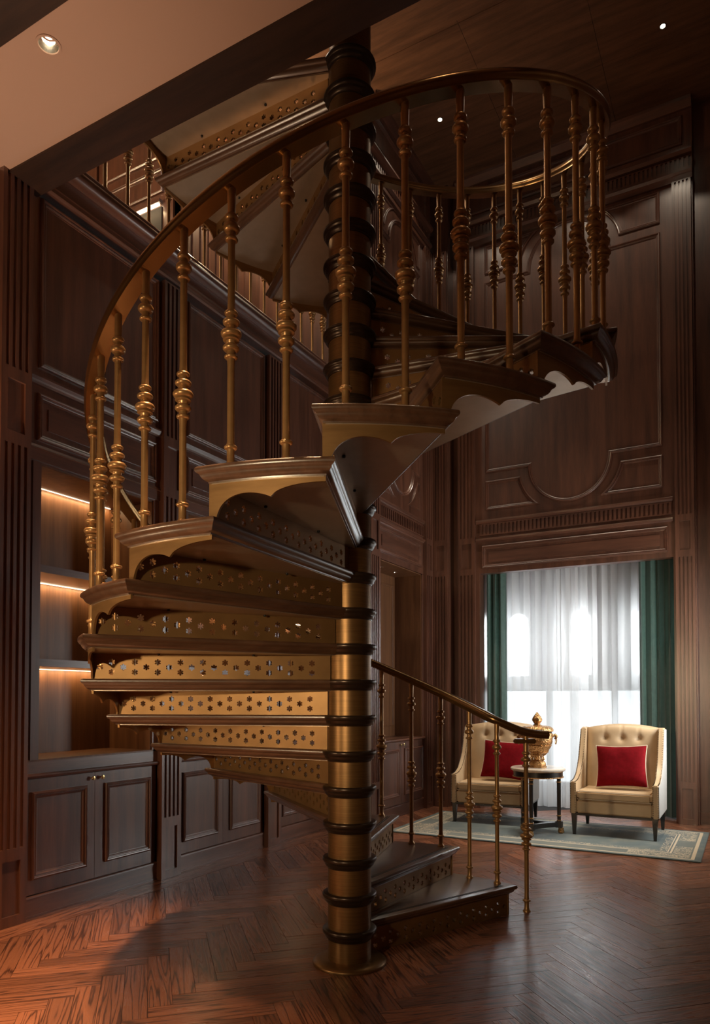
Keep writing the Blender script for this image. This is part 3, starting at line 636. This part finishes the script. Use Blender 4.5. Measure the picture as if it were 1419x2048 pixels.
for k in range(1, NT + 1):
    th = TH0 + DTH * k
    t = link('tread', tread_me, 'tread', st, (0, 0, k * H), th)
    link('collar', coll, 'collar', t)
    link('soffit_plate', plate_me, 'plate', t)
    r_ = link('riser', riser_me, 'bronze', t); r_.rotation_euler = (PI / 2, 0, 0); r_.location = (0, RY + .005, 0)
    link('skirt', skirt_me, 'bronze', t)
    for x in (.52, 1.0): link('bolt', bolt_me, 'black', t, (x, .075, 0))
    if k <= 8:
        for yy in (.050, .064): link('grip_strip', grip_me, 'black', t, (0, yy, 0))
    for rel, me in ((5.0, bal_s), (14.47, bal_l)):
        if k == NT and rel > 10: continue
        a = th + math.radians(rel); link('baluster', me, 'brass', st, (RB * math.cos(a), RB * math.sin(a), k * H))
# handrail: helix, flaring out over the newel
HR = [(-.033, 0), (.033, 0), (.034, .010), (.039, .016), (.042, .026), (.041, .036), (.034, .045), (.020, .051), (0, .053), (-.020, .051), (-.034, .045), (-.041, .036), (-.042, .026), (-.039, .016), (-.034, .010)]
NX, NY = .588, 1.363
pts = []
n_ = 400
for i in range(n_ + 1):
    tt = 1.33 + (26.35 - 1.33) * i / n_; a = TH0 + DTH * tt
    pts.append(Vector((RB * math.cos(a), RB * math.sin(a), H * tt + 1.0)))
p0 = pts[0]; end = Vector((.715, 1.438, 1.150)); new = Vector((NX, NY, 1.165))
head = [end, Vector((.66, 1.405, 1.152)), new, Vector((.525, 1.325, 1.185))]
pts = head + pts
def smooth_head(P, n):
    for _ in range(n):
        Q = [P[0]] + [(P[i - 1] + P[i] * 2 + P[i + 1]) / 4 for i in range(1, 9)] + P[9:]; P = Q
    return P
dense = []
for i in range(5):
    for q in range(4): dense.append(pts[i].lerp(pts[i + 1], q / 4))
pts = dense + pts[5:]
for _ in range(10): pts = [pts[0]] + [(pts[i - 1] + pts[i] * 2 + pts[i + 1]) / 4 for i in range(1, 30)] + pts[30:]
rings = []
for i, p in enumerate(pts):
    t = pts[min(i + 1, len(pts) - 1)] - pts[max(i - 1, 0)]; t.normalize()
    s = t.cross(Vector((0, 0, 1))); s.normalize(); u = s.cross(t)
    rings.append([tuple(p + s * a + u * b2) for a, b2 in HR])
mb = MB(); mb.sweep(rings, True, True); mb.obj('handrail', 'rail', st, smooth=True, angle=60)
nw = link('newel_post', baluster_mesh(1.155, 'newel_post'), 'brass', st, (NX, NY, 0)); nw.scale = (1.08, 1.08, 1)
MB().box(-.075, .06, -.02, .02, 1.118, 1.150).obj('newel_bracket', 'rail', nw, bevel=.006).rotation_euler = (0, 0, math.radians(28))
# ================================================================== GALLERY BALUSTRADE
gb = empty('gallery_balustrade', (-2.2, 1.7, 5.09), label='row of brass balusters along the gallery above the left wall', category='balustrade')
gm = baluster_mesh(.98)
for i in range(-2, 16): link('baluster', gm, 'brass', gb, (0, .241 + .2185 * i - 1.7, 0))
mb = MB(); mb.sweep([[(a, y, .98 + b2) for a, b2 in HR] for y in (-2.2, 1.9)], True, True); mb.obj('handrail', 'rail', gb, smooth=True)
# ================================================================== FURNITURE
def armchair(loc, rz, label):
    """origin at the front centre on the floor, facing -Y locally"""
    W, Dp = .86, .74
    root = empty('armchair', loc, rz, label=label, category='armchair', group='tan leather armchairs by the window')
    sp = [(0, .215), (Dp, .215), (Dp + .03, .60), (Dp + .05, 1.085), (.62, 1.095), (.56, 1.08), (.52, .99), (.475, .88), (.42, .77), (.35, .68), (.26, .60), (.15, .558), (.06, .545), (0, .545)]
    for s in (-1, 1):
        mb = MB(); x0, x1 = s * (W / 2 - .062), s * (W / 2 - .006)
        mb.sweep([[(x, y, z) for y, z in sp] for x in (x0, x1)], True, True); wn_ = mb.obj('wing', 'leather', root, bevel=.010, smooth=True)
        mb = MB(); sp2 = [(.012, .222), (Dp - .005, .222), (Dp + .025, .60), (Dp + .043, 1.07), (.625, 1.08), (.575, 1.065), (.533, .985), (.488, .872), (.432, .76), (.36, .668), (.268, .588), (.15, .546), (.012, .533)]
        mb.sweep([[(x, y, z) for y, z in sp2] for x in (s * (W / 2 - .008), s * (W / 2))], True, True); mb.obj('outer_panel', 'outer', root)
        mb = MB(); path = []
        edge = [(-.002, .22 + .018 * i) for i in range(18)] ; cv = sp[13:] + sp[12:4:-1]
        pts_ = [(.0, .545), (.06, .545), (.15, .558), (.26, .60), (.35, .68), (.42, .77), (.475, .88), (.52, .99), (.56, 1.08)]
        for q in range(len(pts_) - 1):
            (y0, z0), (y1, z1) = pts_[q], pts_[q + 1]; ln = math.hypot(y1 - y0, z1 - z0); nn = max(1, int(ln / .018))
            for e in range(nn): edge.append((y0 + (y1 - y0) * e / nn - .003, z0 + (z1 - z0) * e / nn + .003))
        for (y, z) in edge:
            for x in (x0 + s * .006, x1 - s * .003): mb.lathe([(.0045, -.003), (.0045, .003)], 6, (x, y, z))
        mb.obj('nailheads', 'nail', root, kind='stuff')
    # tufted back: grid with buttons and channels
    nx, nz = 42, 34; bx = W / 2 - .064; bt = []
    for r_, z in ((0, .975),):
        for q in range(3 if r_ % 2 == 0 else 4): bt.append(((q - 1) * .172 if r_ % 2 == 0 else (q - 1.5) * .172, z))
    def back(u, v, front):
        x = (u - .5) * 2 * bx; top = 1.085 + .042 * (1 - (2 * u - 1) ** 2); z = .40 + v * (top - .40)
        y = .53 + .11 * v
        if not front: return (x, Dp + .02 + .03 * v, z)
        pf = .045 * (1 - abs(2 * u - 1) ** 8) * (1 - max(0, (v - .9) / .1) ** 2 * .9)
        d = 0
        for (bx_, bz_) in bt: d += .034 * math.exp(-((x - bx_) ** 2 + (z - bz_) ** 2) / (2 * .024 ** 2))
        for (bx_, bz_) in bt[:3]:
            if z > bz_: d += .006 * math.exp(-((x - bx_) ** 2) / (2 * .006 ** 2))
        return (x, y - pf + min(d, .036), z)
    vs, fs = [], []
    for fr_ in (True, False):
        for j in range(nz + 1):
            for i in range(nx + 1): vs.append(back(i / nx, j / nz, fr_))
    n1_ = nx + 1; off = n1_ * (nz + 1)
    for j in range(nz):
        for i in range(nx):
            a = j * n1_ + i; fs.append((a, a + 1, a + n1_ + 1, a + n1_)); fs.append((off + a, off + a + n1_, off + a + n1_ + 1, off + a + 1))
    for i in range(nx): fs.append((i, off + i, off + i + 1, i + 1)); a = nz * n1_ + i; fs.append((a, a + 1, off + a + 1, off + a))
    for j in range(nz): a = j * n1_; fs.append((a, a + n1_, off + a + n1_, off + a)); a += nx; fs.append((a, off + a, off + a + n1_, a + n1_))
    mb = MB(); mb.add(vs, fs); bk = mb.obj('backrest', 'leather', root, smooth=True, angle=60)
    mb = MB()
    for (x, z) in bt[:3]:
        u = x / (2 * bx) + .5; v = (z - .40) / (1.10 - .40); p = back(u, v, True); mb.add(*[(lambda c: ([(c[0] + .009 * math.cos(2 * PI * i / 10), c[1] - .004, c[2] + .009 * math.sin(2 * PI * i / 10)) for i in range(10)] + [(c[0], c[1] - .009, c[2])], [(i, (i + 1) % 10, 10) for i in range(10)]))(p)][0])
    mb.obj('buttons', 'leather', bk)
    MB().box(-bx, bx, Dp + .02, Dp + .045, .215, 1.06).obj('outer_back', 'outer', root, bevel=.008)
    MB().box(-bx, bx, .012, .62, .222, .355).obj('seat_base', 'leather', root, bevel=.012, smooth=True)
    MB().box(-bx + .004, bx - .004, .008, .56, .357, .452).obj('seat_cushion', 'leather', root, bevel=.022, smooth=True, angle=50)
    mb = MB()
    for z in (.366, .444): mb.tube([(-bx + .012, .30, z), (-bx + .010, .014, z), (bx - .010, .014, z), (bx - .012, .30, z)], .005, 6)
    mb.obj('seat_piping', 'piping', root)
    MB().box(-W / 2 + .012, W / 2 - .012, .012, Dp, .198, .222).obj('base_rail', 'leg', root)
    for x in (-1, 1):
        for y in (.035, Dp - .03):
            mb = MB(); cx_ = x * (W / 2 - .04); sgn = -1 if y < .3 else 1
            mb.sweep([[(cx_ + a * w2, y + b2 * w2 + dy, z) for a, b2 in ((-1, -1), (1, -1), (1, 1), (-1, 1))] for z, w2, dy in ((.20, .026, 0), (.0, .014, sgn * .012))], True, True); mb.obj('leg', 'leg', root)
    return root
CH1 = armchair((.684, 4.215, .012), 0, 'tan leather armchair with a red cushion right of the round side table')
CH2 = armchair((-.675, 4.355, .012), math.radians(4), 'tan leather armchair with a red cushion behind the lower stair handrail')
def pillow(loc, rz, tilt, roll, label):
    root = empty('cushion', loc, rz, label=label, category='cushion', group='red velvet cushions on the armchairs')
    n = 26; hw, hh = .255, .225; vs, fs = [], []
    def pt(u, v, s):
        x, z = (2 * u - 1), (2 * v - 1); th = max(0, (1 - x ** 4) * (1 - z ** 4)) ** .55
        pin = 1 - .07 * (1 - z * z) * 0 ; X_ = hw * x * (1 - .075 * (1 - z * z)) ; Z_ = hh * z * (1 - .075 * (1 - x * x))
        wr_ = .004 * math.sin(9 * x + 4 * z) * (1 - abs(x)) * max(0, z)
        return (X_, s * (.078 * th) + wr_, Z_)
    for s in (-1, 1):
        for j in range(n + 1):
            for i in range(n + 1): vs.append(pt(i / n, j / n, s))
    m1 = n + 1; off = m1 * m1
    for j in range(n):
        for i in range(n): a = j * m1 + i; fs.append((a, a + 1, a + m1 + 1, a + m1)); fs.append((off + a, off + a + m1, off + a + m1 + 1, off + a + 1))
    for i in range(n): fs.append((i, off + i, off + i + 1, i + 1)); a = n * m1 + i; fs.append((a, a + 1, off + a + 1, off + a))
    for j in range(n): a = j * m1; fs.append((a, a + m1, off + a + m1, off + a)); a += n; fs.append((a, off + a, off + a + m1, a + m1))
    cv = MB().add(vs, fs).obj('cover', 'red', root, smooth=True, angle=80); cv.rotation_euler = (tilt, roll, 0)
    per = [pt(i / n, 0, 0) for i in range(n)] + [pt(1, i / n, 0) for i in range(n)] + [pt(1 - i / n, 1, 0) for i in range(n)] + [pt(0, 1 - i / n, 0) for i in range(n)]
    MB().tube(per, .006, 6, True).obj('piping', 'piping', root, smooth=True).rotation_euler = (tilt, roll, 0)
pillow((.715, 4.56, .705), math.radians(3), math.radians(-18), math.radians(-2), 'square red velvet cushion on the armchair right of the side table')
pillow((-.60, 4.72, .705), math.radians(4), math.radians(-18), math.radians(3), 'square red velvet cushion on the armchair behind the stair handrail')
# side table
TX, TY = -.045, 4.10
tb = empty('side_table', (TX, TY, .012), label='round marble topped side table with black and gilt legs', category='side table')
MB().lathe([(.262, .655), (.274, .660), (.280, .668), (.280, .680), (.272, .688), (.0, .688)], 48, cap=False).obj('marble_top', 'marble', tb, smooth=True)
MB().lathe([(.252, .598), (.252, .656)], 48).obj('apron', 'leg', tb, smooth=True)
mb = MB().lathe([(.25, .588), (.260, .590), (.260, .600), (.25, .602)], 48, cap=False); mb.lathe([(.25, .650), (.262, .652), (.262, .657), (.25, .658)], 48, cap=False); mb.obj('gilt_band', 'gold', tb, smooth=True)
TA = [math.radians(a) for a in (146, 266, 26)]
for a in TA:
    x, y = .215 * math.cos(a), .215 * math.sin(a)
    lg = MB().lathe([(.019, .13), (.021, .50), (.021, .59)], 16, (x, y, 0)).obj('leg', 'leg', tb, smooth=True)
    for z in (.135, .185, .535, .575): MB().lathe([(.018, z - .008), (.026, z - .004), (.026, z + .004), (.018, z + .008)], 14, (x, y, 0), cap=False).obj('gilt_ring', 'gold', lg, smooth=True)
    MB().box(-.034, .034, -.034, .034, .062, .128).obj('corner_block', 'leg', tb, bevel=.004).location = (x, y, 0)
    x2, y2 = .235 * math.cos(a), .235 * math.sin(a)
    MB().lathe([(.012, 0), (.030, .008), (.034, .026), (.026, .048), (.030, .062)], 12, (x2, y2, 0)).obj('paw_foot', 'gold', tb, smooth=True)
for i in range(3):
    a, b2 = TA[i], TA[(i + 1) % 3]
    p, q = Vector((.215 * math.cos(a), .215 * math.sin(a))), Vector((.215 * math.cos(b2), .215 * math.sin(b2))); md = (p + q) / 2 * .45
    rings = []
    for k in range(13):
        t = k / 12; c = p * (1 - t) ** 2 + md * 2 * t * (1 - t) + q * t * t; d = (md - p) * (1 - t) + (q - md) * t; d.normalize(); nrm = Vector((-d.y, d.x)) * .024
        rings.append([(c.x - nrm.x, c.y - nrm.y, .07), (c.x + nrm.x, c.y + nrm.y, .07), (c.x + nrm.x, c.y + nrm.y, .118), (c.x - nrm.x, c.y - nrm.y, .118)])
    MB().sweep(rings, True, True).obj('stretcher', 'leg', tb)
# urn
ur = empty('lidded_urn', (TX - .005, TY, .7), label='ornate gold lidded urn with a bud finial on the side table', category='urn')
def fluted_lathe(prof, n, amp, lob): 
    mb = MB(); rings = []
    for r, z in prof: rings.append([(r * (1 + amp * math.cos(lob * 2 * PI * i / n)) * math.cos(2 * PI * i / n), r * (1 + amp * math.cos(lob * 2 * PI * i / n)) * math.sin(2 * PI * i / n), z) for i in range(n)])
    return mb.sweep(rings, True, True)
fluted_lathe([(.092, 0), (.094, .012), (.084, .020), (.088, .034), (.082, .052), (.066, .070), (.052, .078)], 48, .03, 8).obj('foot', 'gold', ur, smooth=True)
fluted_lathe([(.036, .072), (.034, .095), (.040, .115), (.052, .130), (.066, .140)], 40, .04, 10).obj('stem', 'gold', ur, smooth=True)
for i in range(6):
    a = i * PI / 3; c, s = math.cos(a), math.sin(a)
    MB().tube([(r * c, r * s, z) for r, z in ((.048, .070), (.070, .085), (.064, .105), (.060, .120), (.078, .135), (.092, .150), (.088, .165))], [.009, .010, .008, .008, .010, .011, .006], 8).obj('scroll', 'gold', ur, smooth=True)
fluted_lathe([(.070, .142), (.100, .148), (.112, .160), (.118, .180), (.136, .210), (.144, .225), (.140, .232), (.150, .250), (.156, .300), (.155, .350), (.150, .358)], 64, .012, 24).obj('bowl', 'gold', ur, smooth=True)
mb = MB()
for z, r in ((.158, .116), (.230, .147), (.268, .157)): mb.lathe([(r - .006, z - .005), (r + .003, z), (r - .006, z + .005)], 48, cap=False)
mb.obj('bands', 'gold', ur, smooth=True)
MB().lathe([(.149, .357), (.149, .372)], 48, cap=False).obj('rim', 'nail', ur, smooth=True)
ld = fluted_lathe([(.150, .371), (.163, .376), (.166, .392), (.158, .410), (.138, .424), (.098, .434), (.05, .438), (.038, .446)], 64, .012, 20).obj('lid', 'gold', ur, smooth=True)
fluted_lathe([(.036, .440), (.028, .452), (.034, .462), (.048, .482), (.052, .498), (.044, .520), (.026, .545), (.010, .568), (.002, .578)], 32, .04, 6).obj('finial', 'gold', ld, smooth=True)
for s in (-1, 1):
    a = math.radians(29 if s > 0 else 209); c, q = math.cos(a), math.sin(a)
    hd = MB().tube([(r * c, r * q, z) for r, z in ((.150, .320), (.172, .330), (.190, .335), (.200, .325), (.196, .305), (.180, .296))], [.018, .016, .017, .018, .013, .008], 10).obj('handle', 'gold', ur, smooth=True)
    MB().tube([((.197 + .004 * math.cos(t)) * c - .022 * math.sin(t) * q, (.197 + .004 * math.cos(t)) * q + .022 * math.sin(t) * c, .272 + .032 * math.cos(t)) for t in [2 * PI * i / 16 for i in range(16)]], .005, 6, True).obj('ring', 'gold', hd, smooth=True)
# ------------------------------------------------------------------ rug
m, N, L, b = mat('woven rug', (.3, .33, .33), 0.95); b.inputs['Sheen Weight'].default_value = .3
RXC, RYC, RHX, RHY = .02, 4.235, 1.50, .775
tc = N.new('ShaderNodeTexCoord'); sx = N.new('ShaderNodeSeparateXYZ'); L.new(tc.outputs['Object'], sx.inputs[0])
dx = mth('SUBTRACT', RHX, mth('ABSOLUTE', sx.outputs[0])); dy = mth('SUBTRACT', RHY, mth('ABSOLUTE', sx.outputs[1])); dd = mth('MINIMUM', dx, dy); dmx = mth('MAXIMUM', dx, dy)
def band(v, a, c): return mth('MULTIPLY', mth('GREATER_THAN', v, a), mth('LESS_THAN', v, c))
n1 = N.new('ShaderNodeTexNoise'); n1.inputs['Scale'].default_value = 4; n1.inputs['Detail'].default_value = 6; L.new(tc.outputs['Object'], n1.inputs['Vector'])
nf = N.new('ShaderNodeTexNoise'); nf.inputs['Scale'].default_value = 21; nf.inputs['Detail'].default_value = 1.5; nf.inputs['Distortion'].default_value = 1.6; L.new(tc.outputs['Object'], nf.inputs['Vector'])
base = ramp(N, [(.30, (.05, .082, .095)), (.52, (.088, .125, .13)), (.72, (.17, .18, .155))]); L.new(n1.outputs[0], base.inputs[0])
cream = mth('MAXIMUM', band(dd, .055, .085), mth('MAXIMUM', band(dd, .255, .272), band(dd, .285, .295)))
scroll = mth('MULTIPLY', mth('MULTIPLY', band(dd, .10, .245), mth('LESS_THAN', dmx, .62)), band(nf.outputs[0], .47, .56))
scroll2 = mth('MULTIPLY', band(dd, .30, .37), band(nf.outputs[0], .50, .56))
msk = mth('MAXIMUM', cream, mth('MAXIMUM', scroll, scroll2))
bd = N.new('ShaderNodeMix'); bd.data_type = 'RGBA'; bd.inputs[7].default_value = (.135, .15, .13, 1); L.new(mth('MULTIPLY', band(dd, .085, .255), .55), bd.inputs[0]); L.new(base.outputs[0], bd.inputs[6])
cm = N.new('ShaderNodeMix'); cm.data_type = 'RGBA'; cm.inputs[7].default_value = (.60, .49, .34, 1); L.new(mth('MULTIPLY', msk, .9), cm.inputs[0]); L.new(bd.outputs[2], cm.inputs[6]); L.new(cm.outputs[2], b.inputs['Base Color'])
M['rug'] = m
rg = MB().box(-RHX, RHX, -RHY, RHY, 0, .011).obj('rug', 'rug', None, bevel=.004, label='grey blue rug with cream border and scrollwork corners under the armchairs', category='rug'); rg.location = (RXC, RYC, .0008)
# ------------------------------------------------------------------ curtains
def curtain(name, x0, x1, y, z0, z1, n, fold, phase, material, ov=0.0, **tags):
    rnd = random.Random(phase); mb = MB(); rings = []
    fr_ = [rnd.uniform(.75, 1.35) for _ in range(60)]; ph = [phase]
    k = int((x1 - x0) / .006)
    for i in range(k): 
        q = min(59, int(i / k * n * 1.3)); ph.append(ph[-1] + 2 * PI * n / k * fr_[q])
    rows = 14
    for j in range(rows + 1):
        t = j / rows; z = z0 + (z1 - z0) * t
        rings.append([(x0 + (x1 - x0) * i / k + ov * math.sin(2 * ph[i] + .6) + .008 * math.sin(ph[i] * .5 + t * 1.2), y + fold * (.75 + .25 * math.sin(ph[i] * .37)) * math.sin(ph[i] + .25 * math.sin(2.5 * t)) + .15 * fold * math.sin(2.3 * ph[i] + t), z) for i in range(k + 1)])
    mb.sweep(rings, False, False); return mb.obj(name, material, None, smooth=True, angle=180, **tags)
curtain('drape', -1.150, -.855, 5.70, .03, 3.2, 3, .055, 1.0, 'green', ov=.012, label='green velvet drape beside the armchair behind the stair handrail', category='drape', group='green velvet drapes at the window')
curtain('drape', .755, 1.155, 5.74, .03, 3.2, 4, .055, 2.4, 'green', ov=.012, label='green velvet drape behind the armchair on the far side of the table', category='drape', group='green velvet drapes at the window')
curtain('sheer_curtain', -.93, .02, 5.88, .03, 3.2, 7, .036, .4, 'sheer', ov=.008, label='white sheer curtain hanging behind the urn and stair handrail', category='sheer', group='sheer curtains at the window')
curtain('sheer_curtain', -.14, .83, 6.02, .03, 3.2, 7, .036, 3.3, 'sheer', ov=.008, label='white sheer curtain hanging behind the armchair beside the table', category='sheer', group='sheer curtains at the window')
